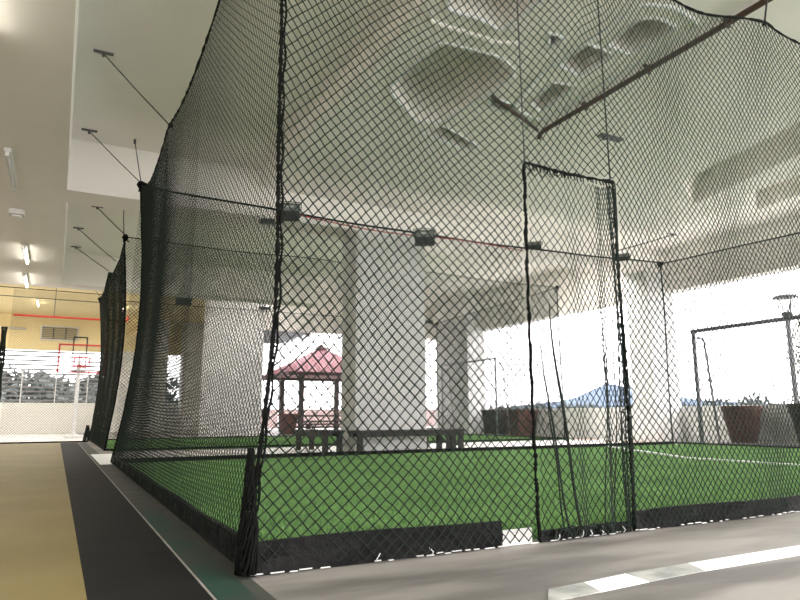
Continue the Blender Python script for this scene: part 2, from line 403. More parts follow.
def rope_pts(a, b, n, sag=0.0, jit=0.0):
    a = Vector(a); b = Vector(b); out = []
    for k in range(n+1):
        t = k/n; p = a.lerp(b, t); p.z -= sag*4*t*(1-t)
        if jit: p += Vector((random.uniform(-jit, jit), random.uniform(-jit, jit), random.uniform(-jit, jit)))
        out.append(p)
    return out
def rope(name, pts, r, parent, m=None, n=6, knots=0.0):
    rr = [r*(1+random.uniform(-knots, knots)) for _ in pts] if knots else r
    return MB().tube(pts, rr, n).build(name, m or M['rope'], parent, smooth=True)
def knot(p, r, parent, seed=1):
    b = MB().blob(p, (r, r, r), seed, 2, 0.25)
    for k in range(3):
        a = k*2.1
        b.tube([Vector(p), Vector(p)+Vector((math.cos(a)*r*1.2, math.sin(a)*r*0.6, -r*1.5))], r*0.2, 5)
    return b.build('knot', M['rope'], parent)
def guy(parent, a, c, direction=(0.12, 0, 0), r=0.009):
    a = Vector(a); c = Vector(c)
    g = rope('guy_rope', [a, a.lerp(c, 0.5)-Vector((0, 0, 0.01)), c], r, parent, M['wire'])
    d = Vector(direction)
    k = MB().box(c-d-Vector((0.02, 0.02, 0.0)), c+d+Vector((0.02, 0.02, 0.035)), 0.004)
    k.tube([c+Vector((0, 0, 0.01)), c+Vector((0, 0, -0.05))], 0.022, 8)
    k.build('ceiling_bracket', M['grey_metal'], g)
    return g

XL, XR, YF, YB = 0.92, 15.17, 3.42, 12.7
cage = thing('netting_cage', (XL, YF, 0), 'large near sports cage of black diamond netting with a door opening', 'netting cage', 'netting cages')
SUP = [XL, 3.37, 5.82, 8.30, 10.7, 12.9, XR]
def scallop(x, sup, depth):
    out = np.zeros_like(x)
    for a, c in zip(sup, sup[1:]):
        t = (x-a)/(c-a); k = (t >= 0) & (t <= 1); out = np.where(k, depth*4*t*(1-t), out)
    return out
DX0, DX1, DZ = 2.79, 3.63, 2.55
NU1, NU2 = 38, 206
def xmap(u):
    k = NU1/(NU1+NU2); xm = 3.63
    return np.where(u < k, XL+(xm-XL)*u/k, xm+(XR-xm)*(u-k)/(1-k))
def f_front(u, v):
    x = xmap(u)
    top = 4.54-scallop(x, SUP, 0.13)
    z = 0.03+(top-0.03)*v
    lean = 0.10*np.clip(1-(x-XL)/0.9, 0, 1)**1.5*np.sin(np.clip(z/4, 0, 1)*PI)
    y = YF+0.035*np.sin(x*2.3+z*0.8)+0.02*np.sin(x*6.1-z*2.2)
    z2 = z-(0.05*np.sin((x-XL)*1.25)+0.22*scallop(x, SUP, 1.0)*v**2-0.05*np.sin(x*2.9+z*1.1))*v*(1-v)*2
    return np.stack([x+lean+0.012*np.sin(z*3+x*4), y, z2], 1)
def m_front(u, v):
    x = xmap(u); z = 4.5*v
    return ~((x > DX0) & (x < DX1) & (z < DZ))
fp = net_panel('front_net', f_front, XR-XL, 4.45, 0.06, 0.073, 0.0041, cage, mask=m_front, nu=NU1+NU2, kn=0.0075)
SUPL = [YF, 8.05, YB]
def ltop(y):
    z = np.where(y < 8.05, 4.62+(4.40-4.62)*(y-YF)/(8.05-YF), 4.40+(5.17-4.40)*(y-8.05)/(YB-8.05))
    return z-scallop(y, SUPL, 0.36)*np.where(y < 8.05, 1.05, 0.85)
def lbow(y, z):
    t = (y-YF)/(YB-YF)
    return 0.02+(0.02+0.19*t*t)*np.sin(np.clip(z/5, 0, 1)*PI)+0.19*t**3*z/5.17+0.10*np.clip(1-t*4, 0, 1)*np.sin(np.clip(z/4, 0, 1)*PI)
def f_left(u, v):
    y = YF+(YB-YF)*u; top = ltop(y); z = 0.03+(top-0.03)*v
    x = XL+lbow(y, z)-0.02+0.010*np.sin(y*2.1+z*0.6)*np.sin(v*PI)
    return np.stack([x, y, z], 1)
net_panel('side_net', f_left, YB-YF, 4.5, 0.064, 0.068, 0.0026, cage, jit=0.001)
def f_back(u, v):
    x = XL+0.19*v+(XR-XL-0.19*v)*u; top = 5.15-0.16*np.sin(u*PI); z = 0.03+(top-0.03)*v
    return np.stack([x, YB+0.03*np.sin(x*1.7+z), z], 1)
net_panel('back_net', f_back, XR-XL, 5.1, 0.07, 0.07, 0.0036, cage)
def rtop(y): return 5.12-0.10*np.sin((y-YF)/(YB-YF)*PI)-0.45*np.clip(1-(y-YF)/3, 0, 1)
def f_right(u, v):
    y = YF+(YB-YF)*u; z = 0.03+(rtop(y)-0.03)*v
    return np.stack([XR+0.03*np.sin(y*1.8+z), y, z], 1)
net_panel('side_net', f_right, YB-YF, 5.0, 0.07, 0.07, 0.0036, cage)

def fv(f, u, v): return Vector(f(np.array([u]), np.array([v]))[0])
# edge ropes
rope('top_rope', [fv(f_front, k/240, 1.0) for k in range(721)], 0.012, cage, knots=0.4)
rope('top_rope', [fv(f_left, k/120, 1.0) for k in range(361)], 0.011, cage, knots=0.4)
rope('top_rope', [fv(f_back, k/60, 1.0) for k in range(61)], 0.022, cage)
rope('top_rope', [fv(f_right, k/60, 1.0) for k in range(61)], 0.019, cage)
rope('foot_rope', [fv(f_back, k/60, 0.0)+Vector((0, 0, 0.03)) for k in range(61)], 0.03, cage)
rope('foot_rope', [fv(f_right, k/60, 0.0)+Vector((0, 0, 0.02)) for k in range(61)], 0.02, cage)
# corner ropes
c0 = [fv(f_front, 0.0, k/330) for k in range(331)]
rope('corner_rope', c0, 0.0115, cage, knots=0.4)
rope('corner_rope', [p+Vector((0.018+0.006*math.sin(i*0.31), -0.012, 0)) for i, p in enumerate(c0)], 0.007, cage, knots=0.4)
rope('corner_rope', [fv(f_left, 1.0, k/40) for k in range(41)], 0.022, cage, knots=0.2)
rope('corner_rope', [fv(f_back, 1.0, k/40) for k in range(41)], 0.020, cage, knots=0.2)
rope('corner_rope', [fv(f_front, 1.0, k/40) for k in range(41)], 0.020, cage, knots=0.2)
# bunched netting at the foot of the near corner
b = MB()
for k in range(15):
    a = 2*PI*k/15; pts = []
    for q in range(13):
        z = 0.02+0.62*q/12; s = 0.052*(1-(q/12)**1.4)+0.010
        pts.append((XL-0.005+math.cos(a+q*0.25)*s*0.85, YF+0.01+math.sin(a+q*0.25)*s*0.8, z))
    b.tube([Vector(p)+Vector((random.uniform(-.006, .006), random.uniform(-.006, .006), 0)) for p in pts], [0.0085*(1-0.4*q/12)*random.uniform(.7, 1.3) for q in range(13)], 5)
b.build('gathered_net', M['rope'], cage, smooth=True)
knot((XL+0.19, YB, 5.17), 0.085, cage, 3)
knot((XR, YB, 5.10), 0.085, cage, 4)
knot((5.82, YF, 4.55), 0.022, cage, 5)
knot((XL+lbow(np.array([8.05]), np.array([4.4]))[0], 8.05, 4.40), 0.03, cage, 6)

# skirts: heavy black sheeting along the foot
def skirt(pts, h, t, parent):
    bm = bmesh.new(); rows = []
    n = len(pts)
    for k, (x, y, nx, ny) in enumerate(pts):
        w = 0.012*math.sin(k*0.9)+0.008*math.sin(k*2.3)
        hh = h*(1+0.05*math.sin(k*0.37))
        ring = []
        for (o, z) in ((0.0, 0.004), (0.0+w, hh*0.5), (0.0, hh), (t, hh), (t+w, hh*0.5), (t, 0.004)):
            ring.append(bm.verts.new((x+nx*o, y+ny*o, z)))
        rows.append(ring)
    for a, c in zip(rows, rows[1:]):
        for k in range(6): bm.faces.new((a[k], a[(k+1) % 6], c[(k+1) % 6], c[k]))
    bm.faces.new(rows[0]); bm.faces.new(list(reversed(rows[-1])))
    o = MB.__new__(MB); o.bm = bm
    return o.build('foot_skirt', M['skirt'], parent, smooth=False)
def sk_x(x0, x1, y, h, parent, t=0.03): 
    n = max(4, int((x1-x0)/0.12)); return skirt([(x0+(x1-x0)*k/n, y, 0, 1) for k in range(n+1)], h, t, parent)
def sk_y(y0, y1, x, h, parent, t=0.03, xf=None):
    n = max(4, int((y1-y0)/0.12)); return skirt([(x, y0+(y1-y0)*k/n, 1, 0) for k in range(n+1)], h, t, parent)
sk_x(XL, 2.50, YF+0.012, 0.165, cage)
sk_x(DX1+0.02, XR, YF+0.012, 0.135, cage)
sk_y(YF, YB, XL+0.012, 0.15, cage)
sk_x(XL, XR, YB-0.02, 0.05, cage)
MB().box((2.51, YF+0.015, 0.004), (2.74, YF+0.022, 0.10)).build('white_foot_sheet', M['lacing'], cage)['label'] = 'short white sheet in the foot gap'
# white lacing along the bottom edge
b = MB(); x = XL
while x < 7.5:
    w = random.uniform(0.02, 0.075); z = 0.012+random.uniform(-0.003, 0.006)
    if random.random() < 0.8: b.box((x, YF-0.012, z-0.0025), (x+w, YF-0.004, z+0.0025))
    x += w+random.uniform(0.008, 0.05)
b.build('lacing_cord', M['lacing'], cage)['kind'] = 'stuff'
for k, x in enumerate((1.62, 1.98, 2.92, 3.12, 3.2, 3.3, 3.5)):
    MB().tube([(x, YF-0.02, 0.012), (x+0.008, YF-0.03, 0.03), (x+random.uniform(-0.02, 0.03), YF-0.025, 0.055)], 0.003, 5).build('cable_tie', M['lacing'], cage)

# door
door = bpy.data.objects.new('door_panel', None); col.objects.link(door); door.parent = cage; door['_off'] = list(cage['_off'])
def door_map(u, v):
    ue = 1-(1-u)**2.6
    shape = DX0+(DX1-DX0)*(0.15*u+0.85*ue)
    sway = 0.14*(1-v)**1.2*np.sin(u*PI)*0.6
    x = shape+0.10*(1-v)*0-sway*0.4+0.01*np.sin(v*9+u*12)
    y = YF-0.02+0.03*np.sin(u*26)*(0.3+0.7*(1-v))
    z = 0.05+(2.55-0.07*np.sin(u*PI)*0.9-0.05)*v
    return np.stack([x, y, z], 1)
net_panel('door_net', door_map, 1.0, 2.5, 0.06, 0.08, 0.0034, door, nu=26, kn=0.006)
jl = [Vector((DX0-0.005+0.004*math.sin(k*0.33)-0.012*math.sin(k/210*PI), YF, 0.02+2.53*k/210)) for k in range(211)]
jr = [Vector((DX1+0.005+0.004*math.sin(k*0.29+1), YF, 0.02+2.55*k/210)) for k in range(211)]
rope('door_rope', jl, 0.0125, door, knots=0.45)
rope('door_rope', jr, 0.011, door, knots=0.45)
rope('door_rope', rope_pts((DX0, YF, 2.56), (DX1, YF, 2.56), 40, 0.012, 0.004), 0.012, door, knots=0.4)
b = MB()
for k in range(26):
    x = DX0+0.03+(DX1-DX0-0.05)*k/25; b.tube([(x, YF-0.01, 2.545), (x+random.uniform(-.012, .012), YF-0.02, 2.515-random.uniform(0, .02))], 0.005, 5)
b.build('tassel_fringe', M['rope'], door)['kind'] = 'stuff'
rope('hanging_cord', rope_pts((DX0, YF, 2.55), (DX0-0.01, YF, 4.43), 12), 0.005, cage, M['wire'])
rope('hanging_cord', rope_pts((DX1-0.02, YF, 2.55), (DX1-0.03, YF, 4.52), 12), 0.006, cage, M['wire'])
for (x0, z0, x1, r0) in ((2.84, 1.35, 3.02, 0.007), (2.93, 1.55, 3.12, 0.010), (2.88, 1.0, 2.98, 0.006), (3.46, 1.8, 3.33, 0.004), (3.52, 1.5, 3.42, 0.004), (3.575, 2.2, 3.57, 0.005)):
    pts = [Vector((x0+(x1-x0)*(t**1.3), YF-0.03+0.01*math.sin(t*9), z0+(0.05-z0)*t)) for t in [k/16 for k in range(17)]]
    rope('gathered_strand', pts, [r0*(0.4+0.6*min(1, k/6)) for k in range(17)], door, M['net'])
b = MB()
for k in range(26):
    x = random.uniform(DX0+0.05, DX1-0.1); b.tube(rope_pts((x, YF-0.02, 0.02), (x+random.uniform(-.1, .1), YF-0.03+random.uniform(-.03, .03), random.uniform(0.03, 0.085)), 4, -0.03), random.uniform(0.004, 0.009), 5)
b.build('bunched_hem', M['net'], door)
sk_x(DX0+0.02, DX1-0.02, YF+0.012, 0.07, cage)

# guy ropes of the near cage
guy(cage, (XL+lbow(np.array([8.05]), np.array([4.4]))[0]-0.02, 8.05, 4.41), (0.21, 10.1, BAY-0.035))
guy(cage, (XL+0.17, YB, 5.2), (0.14, 13.2, BAY-0.035))
guy(cage, (XL+0.16, YB-0.02, 5.24), (0.97, 13.3, BAY-0.035), (0, 0.02, 0))
guy(cage, (5.82, YF, 4.57), (6.05, 3.30, SOF-0.035))
guy(cage, (13.45, YB, 5.30), (15.2, 12.2, SOF-0.035), r=0.014)
rope('hanging_cord', rope_pts((13.40, YB, 5.08), (13.45, YB, 5.30), 3), 0.008, cage, M['wire'])
rope('support_cable', [Vector((x, YB-0.03, 5.14-0.16*math.sin((x-XL)/(XR-XL)*PI)-0.05-0.04*math.sin(x*1.3))) for x in np.linspace(3.9, 10.2, 40)], 0.013, cage, M['red_cable'])

# ------------------------------------------------------------------ far cage
YF2, YB2 = 17.1, 25.3
cage2 = thing('netting_cage', (1.1, YF2, 0), 'farther sports cage of black diamond netting behind the pale column', 'netting cage', 'netting cages')
def f2_front(u, v):
    x = 1.1+0.12*v+(XR-1.1-0.12*v)*u; top = 5.27-0.05*np.sin(u*PI*3)**2-0.05*u; z = 0.03+(top-0.03)*v
    return np.stack([x, YF2+0.03*np.sin(x*1.9+z), z], 1)
net_panel('front_net', f2_front, 14.0, 5.2, 0.085, 0.085, 0.0042, cage2)
def l2top(y):
    return np.interp(y, [17.1, 18.2, 18.3, 20.2, 22.0, 23.4, 25.3], [5.25, 4.97, 4.96, 4.95, 5.33, 4.98, 5.0])
def f2_left(u, v):
    y = YF2+(YB2-YF2)*u; z = 0.03+(l2top(y)-0.03)*v
    x = 1.07+0.12*v*(1-u)+0.18*np.sin(np.clip(z/5, 0, 1)*PI)+0.012*np.sin(y*3.1)*np.sin(v*PI)
    return np.stack([x, y, z], 1)
net_panel('side_net', f2_left, YB2-YF2, 5.0, 0.075, 0.075, 0.0040, cage2)
def f2_back(u, v):
    x = 1.1+(XR-1.1)*u; z = 0.03+4.97*v
    return np.stack([x, YB2+0.03*np.sin(x*1.9+z), z], 1)
net_panel('back_net', f2_back, 14.0, 5.0, 0.10, 0.10, 0.0045, cage2)
def f2_right(u, v):
    y = YF2+(YB2-YF2)*u; z = 0.03+(5.2-0.2*u-0.03)*v
    return np.stack([XR+0.03*np.sin(y*1.8+z), y, z], 1)
net_panel('side_net', f2_right, YB2-YF2, 5.0, 0.10, 0.10, 0.0045, cage2)
for f in (f2_front, f2_left, f2_back, f2_right):
    rope('top_rope', [fv(f, k/60, 1.0) for k in range(61)], 0.013, cage2)
    rope('foot_rope', [fv(f, k/60, 0.0)+Vector((0, 0, 0.02)) for k in range(61)], 0.022, cage2)
for f, u in ((f2_left, 0.0), (f2_left, 1.0), (f2_front, 1.0), (f2_right, 1.0)):
    rope('corner_rope', [fv(f, u, k/40) for k in range(41)], 0.022, cage2, knots=0.2)
    knot(fv(f, u, 1.0), 0.075, cage2, int(u*7)+11)
# small gathered foot of the far left corner
b = MB()
for k in range(6):
    a = 2*PI*k/6
    b.tube([(1.0+math.cos(a)*0.10*(1-q/8), YB2+math.sin(a)*0.09*(1-q/8), 0.02+0.6*q/8) for q in range(8)], 0.035, 6)
b.build('gathered_net', M['net'], cage2)
guy(cage2, (1.2, YF2, 5.3), (0.53, 18.2, BAY-0.035), r=0.012)
guy(cage2, (1.15, YF2, 5.3), (1.15, 17.9, BAY-0.035), (0, 0.02, 0), r=0.012)
guy(cage2, (1.12, 18.9, 5.02), (0.15, 20.6, BAY-0.035), r=0.012)
guy(cage2, (1.12, 21.9, 5.35), (0.14, 23.0, BAY-0.035), r=0.012)
guy(cage2, (1.12, YB2, 5.05), (0.3, 24.92, 5.9), (0.1, 0, 0), r=0.012)

# ------------------------------------------------------------------ floodlights on the wires
def floodlight(p, yaw, label, s=1.0, tilt=0.35, group='floodlights on the cage wires'):
    t = thing('floodlight', (0, 0, 0), label, 'floodlight', group)
    w, h, d = 0.19*s, 0.15*s, 0.05*s
    bd = MB().box((-w, -d, -2*h), (w, d, 0), 0.012)
    for k in range(7): bd.box((-w+0.03+k*(2*w-0.06)/6-0.006, d, -2*h+0.03), (-w+0.03+k*(2*w-0.06)/6+0.006, d+0.035*s, -0.03))
    o = bd.build('lamp_body', M['black_metal'], t)
    MB().box((-w+0.03, -d-0.006, -h*0.95), (w-0.03, -d-0.0, -0.03), 0.003).build('lens', M['lens'], t)
    MB().box((-w*0.45, -d-0.012, -h*0.55), (w*0.45, -d-0.005, -h*0.35)).build('chip', M['reflector'], t)
    MB().tube([(-w-0.02, 0, -h), (-w-0.03, 0, 0.04), (0, 0, 0.055), (w+0.03, 0, 0.04), (w+0.02, 0, -h)], 0.012, 6).build('bracket', M['black_metal'], t)
    t.location = p; t.rotation_euler = (tilt, 0, yaw)
    return t
floodlight((3.95, YB-0.2, 5.16), -0.35, 'floodlight on the wire seen beside the near corner rope', 1.2, -0.1)
floodlight((7.20, YB-0.2, 5.01), -0.45, 'floodlight on the wire in front of the pale column', 1.2, -0.1)
floodlight((10.36, YB-0.2, 5.10), -0.7, 'floodlight on the wire behind the left door rope', 1.1, -1.0)
floodlight((13.42, YB-0.2, 5.14), -0.8, 'floodlight on the wire behind the right door rope', 1.1, -1.0)
floodlight((3.52, YB-0.2, 4.70), -0.3, 'floodlight tilted edge-on just below the corner floodlight', 0.75, -1.5)
floodlight((3.93, YB2-0.2, 5.42), -0.2, 'small floodlight seen through the dark side net', 1.5, -0.1)
floodlight((14.60, YB2-0.2, 5.05), -0.5, 'floodlight at the far cage corner right of the column', 1.0, -1.2)
floodlight((7.05, YB2-0.2, 5.14), -0.3, 'floodlight of the far cage just behind the near corner rope', 1.1, -1.2)

# ------------------------------------------------------------------ benches
def bench(x0, x1, y0, y1, label, legs):
    t = thing('bench', ((x0+x1)/2, (y0+y1)/2, 0), label, 'bench', 'dark benches around the column')
    b = MB(); n = 4
    along_x = (x1-x0) > (y1-y0)
    for k in range(n):
        if along_x: b.box((x0, y0+(y1-y0)*(k+0.06)/n, 0.44), (x1, y0+(y1-y0)*(k+0.94)/n, 0.50), 0.006)
        else: b.box((x0+(x1-x0)*(k+0.06)/n, y0, 0.44), (x0+(x1-x0)*(k+0.94)/n, y1, 0.50), 0.006)
    b.build('seat', M['dark_wood'], t)
    a = MB()
    if along_x:
        for yy in (y0+0.02, y1-0.07): a.box((x0+0.04, yy, 0.36), (x1-0.04, yy+0.05, 0.44))
    else:
        for xx in (x0+0.02, x1-0.07): a.box((xx, y0+0.04, 0.36), (xx+0.05, y1-0.04, 0.44))
    a.build('apron', M['dark_wood'], t)
    for (lx, ly) in legs:
        MB().box((lx-0.055, ly-0.055, 0.003), (lx+0.055, ly+0.055, 0.44), 0.006).build('leg', M['dark_wood'], t)
    return t
bench(5.72, 8.35, 12.98, 13.48, 'long dark bench in front of the pale column', [(5.85, 13.06), (6.0, 13.4), (8.22, 13.06), (8.05, 13.4)])
bench(5.22, 5.72, 13.6, 15.6, 'dark bench along the left side of the pale column', [(5.3, 13.7), (5.64, 13.7), (5.3, 15.5), (5.64, 15.5)])
bench(8.36, 8.86, 13.5, 15.4, 'dark bench along the right side of the pale column', [(8.44, 13.6), (8.78, 13.6), (8.44, 15.3), (8.78, 15.3)])

# ------------------------------------------------------------------ goals
def goal(y0, y1, h, r, m, label, rear=(0.42, 0.70), xg=15.32):
    t = thing('goal', (xg, (y0+y1)/2, 0), label, 'goal', 'goals at the right end')
    MB().tube([(xg, y0-r, h), (xg, y1+r, h)], r, 10).build('crossbar', m, t, True)
    for y in (y0, y1): MB().tube([(xg, y, 0.012), (xg, y, h)], r, 10).build('post', m, t, True)
    d0, d1 = rear
    for y in (y0, y1):
        MB().tube([(xg, y, h-0.18), (xg+d0*0.75, y, h-0.17), (xg+d0, y, h-0.28), (xg+d0+0.05, y, h-0.7), (xg+d1, y, 0.03)], r*0.55, 8).build('rear_stay', m, t, True)
    MB().tube([(xg+d1, y0, 0.045), (xg+d1, y1, 0.045)], r*0.6, 8).build('ground_bar', m, t, True)
    return t
goal(5.4, 11.85, 3.05, 0.055, M['goal'], 'grey framed goal at the right end of the near cage', xg=15.25)
goal(21.0, 25.05, 3.05, 0.04, M['goal_thin'], 'thin pale goal at the right end of the far cage', rear=(0.35, 0.6), xg=15.25)

# ------------------------------------------------------------------ planters
def planter(x, y, wt, wb, h, m, label, n=4, plant=None, group='tall planters'):
    t = thing('planter', (x, y, 0), label, 'planter', group)
    z0 = 0.013 if x > 15.7 and y < 27 else 0.0
    b = MB().lathe((x, y, z0), [(wb/2, 0), (wt/2*0.96, h-0.1), (wt/2, h-0.1), (wt/2, h), (wt/2-0.06, h), (wt/2-0.07, h-0.07)], n)
    b.build('tub', m, t)
    MB().lathe((x, y, z0), [(wt/2-0.075, h-0.075), (wt/2-0.075, h-0.06)], n).build('soil', M['soil'], t)
    if plant:
        st = MB(); rd = random.Random(plant)
        lf = MB()
        for k in range(7):
            a = rd.uniform(0, 2*PI); L = rd.uniform(0.5, 1.1)
            tip = Vector((x+math.cos(a)*L*0.35, y+math.sin(a)*L*0.35, h+L))
            st.tube([(x, y, h-0.08), Vector((x, y, h)).lerp(tip, 0.5)+Vector((0, 0, 0.06)), tip], 0.012, 5)
            for q in range(12):
                p = Vector((x, y, h)).lerp(tip, rd.uniform(0.3, 1.0)); s = rd.uniform(0.05, 0.1)
                dd = Vector((rd.uniform(-1, 1), rd.uniform(-1, 1), rd.uniform(-0.3, 0.8))).normalized()
                w = dd.orthogonal().normalized()*s*0.4
                lf.hexa([p, p+dd*s+w, p+dd*s*2, p+dd*s-w], [q_+Vector((0, 0, 0.004)) for q_ in (p, p+dd*s+w, p+dd*s*2, p+dd*s-w)])
        st.build('stem', M['bark'], t); lf.build('foliage', M['blossom'], t)
    return t
planter(16.41, 11.45, 1.02, 0.62, 1.02, M['planter'], 'big red brown tapered planter behind the near goal', n=24)
planter(16.41, 9.6, 1.02, 0.62, 1.06, M['planter_dark'], 'big dark planter below the street lantern', n=24)
planter(16.42, 22.6, 0.95, 0.75, 1.04, M['planter_dark'], 'dark planter behind the far goal post')
planter(16.38, 21.0, 1.05, 0.75, 1.04, M['planter'], 'red brown planter right of the far goal post')
planter(9.62, 29.7, 0.75, 0.5, 0.95, M['planter'], 'brown tub at the pavilion, leftmost of the pair', group='tubs at the pavilion')
planter(10.02, 30.9, 0.7, 0.5, 0.95, M['planter'], 'reddish tub at the pavilion, right of the brown tub', group='tubs at the pavilion')

# ------------------------------------------------------------------ lantern outside
lx, ly = 19.0, 11.5
t = thing('street_lantern', (lx, ly, 0), 'dark street lantern with flat cap beyond the right parapet', 'lantern')
MB().lathe((lx, ly, -0.01), [(0.16, 0), (0.16, 0.08), (0.10, 0.14), (0.085, 0.5), (0.075, 0.55), (0.065, 3.7)], 14).build('post', M['grey_metal'], t, True)
MB().lathe((lx, ly, 3.66), [(0.10, 0), (0.16, 0.06), (0.16, 0.10), (0.09, 0.14)], 14).build('collar', M['black_metal'], t, True)
MB().lathe((lx, ly, 3.80), [(0.09, 0), (0.34, 0.42)], 16).build('glass_bowl', M['acrylic'], t, True)
b = MB()
for k in range(6):
    a = 2*PI*k/6; b.tube([(lx+0.10*math.cos(a), ly+0.10*math.sin(a), 3.79), (lx+0.36*math.cos(a), ly+0.36*math.sin(a), 4.23)], 0.013, 5)
b.build('cage_bars', M['grey_metal'], t)
MB().lathe((lx, ly, 4.22), [(0.34, 0), (0.35, 0.03), (0.26, 0.08), (0.05, 0.11)], 20).build('cap', M['grey_metal'], t, True)

# ------------------------------------------------------------------ pavilion
gx, gy, gh, ez, az_ = 12.05, 32.0, 2.5, 2.90, 4.30
g = thing('pavilion', (gx, gy, 0), 'open garden pavilion with red pyramid roof on the terrace', 'pavilion')
b = MB()
b.hexa([(gx-gh, gy-gh, ez), (gx+gh, gy-gh, ez), (gx+gh, gy+gh, ez), (gx-gh, gy+gh, ez)],
       [(gx-.14, gy-.14, az_), (gx+.14, gy-.14, az_), (gx+.14, gy+.14, az_), (gx-.14, gy+.14, az_)])
rb = b
for s in range(4):
    for k in range(-8, 9):
        q = k*0.29
        top = max(abs(q)/gh, 0.06)
        pa = Vector((q, -gh, ez+0.02)); hgt = az_-ez
        f_ = min(1.0, max(abs(q), 0.14)/gh)
        pb = Vector((q, -gh*f_, ez+hgt*(1-f_)*1.0+0.02))
        Rz = Matrix.Rotation(s*PI/2, 3, 'Z')
        rb.tube([Rz @ pa+Vector((gx, gy, 0)), Rz @ pb+Vector((gx, gy, 0))], 0.018, 4)
rf = rb.build('roof', M['roof'], g)
MB().lathe((gx, gy, az_-0.03), [(0.34, 0), (0.30, 0.06), (0.16, 0.12), (0.10, 0.22), (0.03, 0.27)], 4).build('finial', M['roof_edge'], rf)
MB().box((gx-gh-.02, gy-gh-.02, ez-0.14), (gx+gh+.02, gy-gh+.06, ez+0.02)).box((gx-gh-.02, gy+gh-.06, ez-0.14), (gx+gh+.02, gy+gh+.02, ez+0.02)).box((gx-gh-.02, gy-gh, ez-0.14), (gx-gh+.06, gy+gh, ez+0.02)).box((gx+gh-.06, gy-gh, ez-0.14), (gx+gh+.02, gy+gh, ez+0.02)).build('fascia', M['roof_edge'], g)
for sx in (-1, 1):
    for sy in (-1, 1):
        px, py = gx+sx*(gh-0.95), gy+sy*(gh-0.95)
        MB().box((px-.11, py-.11, -0.01), (px+.11, py+.11, ez-0.05), 0.01).build('post', M['gaz_wood'], g)
for (a, c) in (((-1, 1), (1, 1)), ((1, -1), (1, 1))):
    b = MB(); q = gh-0.95
    p0 = Vector((gx+a[0]*q, gy+a[1]*q, 0)); p1 = Vector((gx+c[0]*q, gy+c[1]*q, 0))
    for z in (0.25, 0.55, 0.85):
        b.tube([p0+Vector((0, 0, z)), p1+Vector((0, 0, z))], 0.05, 4)
    b.build('railing', M['gaz_wood'], g)
MB().box((gx-1.3, gy-1.7, 0.40), (gx+1.6, gy-1.25, 0.48), .01).box((gx-1.2, gy-1.6, -0.01), (gx-1.05, gy-1.35, .4)).box((gx+1.3, gy-1.6, -0.01), (gx+1.45, gy-1.35, .4)).build('seat', M['gaz_wood'], g)
# white slatted pergola behind the pavilion
pg = thing('pergola', (9.8, 40, 0), 'white slatted pergola rising behind the pavilion roof', 'pergola')
b = MB()
for k in range(6): b.box((8.42, 35.5+k*1.3, 5.62), (13.2, 35.62+k*1.3, 5.78))
b.build('slat', M['grey_metal'], pg)
for x in (8.6, 13.0): MB().box((x-.07, 42.0, -0.01), (x+.07, 42.14, 5.62)).build('post', M['white_metal'], pg)
for x in (8.5, 12.9): MB().box((x, 35.4, 5.5), (x+.12, 42.3, 5.62)).build('beam', M['white_metal'], pg)

# ------------------------------------------------------------------ basketball hoop
hx, hy = 0.72, 28.0
h = thing('basketball_hoop', (hx, hy+1.6, 0), 'basketball hoop with red edged clear backboard before far louvres', 'basketball hoop')
MB().box((hx-.82, hy, 2.52), (hx+.82, hy+.02, 3.60)).build('backboard', M['acrylic'], h)
def frame(b, x0, x1, z0, z1, w, y0, y1):
    b.box((x0, y0, z0), (x1, y1, z0+w)); b.box((x0, y0, z1-w), (x1, y1, z1)); b.box((x0, y0, z0+w), (x0+w, y1, z1-w)); b.box((x1-w, y0, z0+w), (x1, y1, z1-w))
b = MB(); frame(b, hx-.84, hx+.84, 2.50, 3.62, 0.06, hy-.012, hy+.03); b.build('border', M['red_paint'], h)
b = MB(); frame(b, hx-.29, hx+.29, 2.72, 3.12, 0.05, hy-.012, hy-.002); b.build('target_square', M['red_paint'], h)
MB().tube([(hx+.225*math.cos(a), hy-.37+.225*math.sin(a), 2.76) for a in [2*PI*k/24 for k in range(24)]], 0.02, 6, closed=True).box((hx-.1, hy-.16, 2.70), (hx+.1, hy-.0, 2.80)).build('rim', M['red_paint'], h)
b = MB()
for k in range(12):
    a = 2*PI*k/12
    for s in (1, -1):
        b.tube([(hx+.22*math.cos(a), hy-.37+.22*math.sin(a), 2.75), (hx+.16*math.cos(a+s*.26), hy-.37+.16*math.sin(a+s*.26), 2.55), (hx+.11*math.cos(a+s*.5), hy-.37+.11*math.sin(a+s*.5), 2.36)], 0.006, 4)
b.build('hoop_net', M['white_metal'], h)
b = MB(); frame(b, hx-.36, hx+.16, 2.56, 3.92, 0.05, hy+.06, hy+.12); b.build('support_frame', M['black_metal'], h)
MB().tube([(hx-.1, hy+.12, 3.2), (hx-.05, hy+1.6, 2.9)], 0.05, 8).tube([(hx-.1, hy+.12, 2.7), (hx-.05, hy+1.6, 2.5)], 0.04, 8).build('arm', M['white_metal'], h)
MB().tube([(hx-.05, hy+1.6, 0.003), (hx-.05, hy+1.6, 3.0)], 0.07, 10).box((hx-.4, hy+1.3, 0.003), (hx+.3, hy+2.2, 0.12), .02).build('pole', M['white_metal'], h)

# ------------------------------------------------------------------ louvred railing in the far opening
lv = thing('louvre_screen', (-1, 39.75, 1.6), 'white horizontal louvre screen in the far opening', 'louvre screen')
b = MB(); z = 1.68
while z < 4.4:
    b.box((-6.9, 39.85, z), (2.28, 39.90, z+.095)); z += 0.235
b.build('louvre_slats', M['slat'], lv)
for x in (-6.0, -4.6, -3.2, -1.75, -0.15, 1.4): MB().box((x-.03, 39.72, 1.6), (x+.03, 39.80, 3.4)).build('post', M['white_metal'], lv)

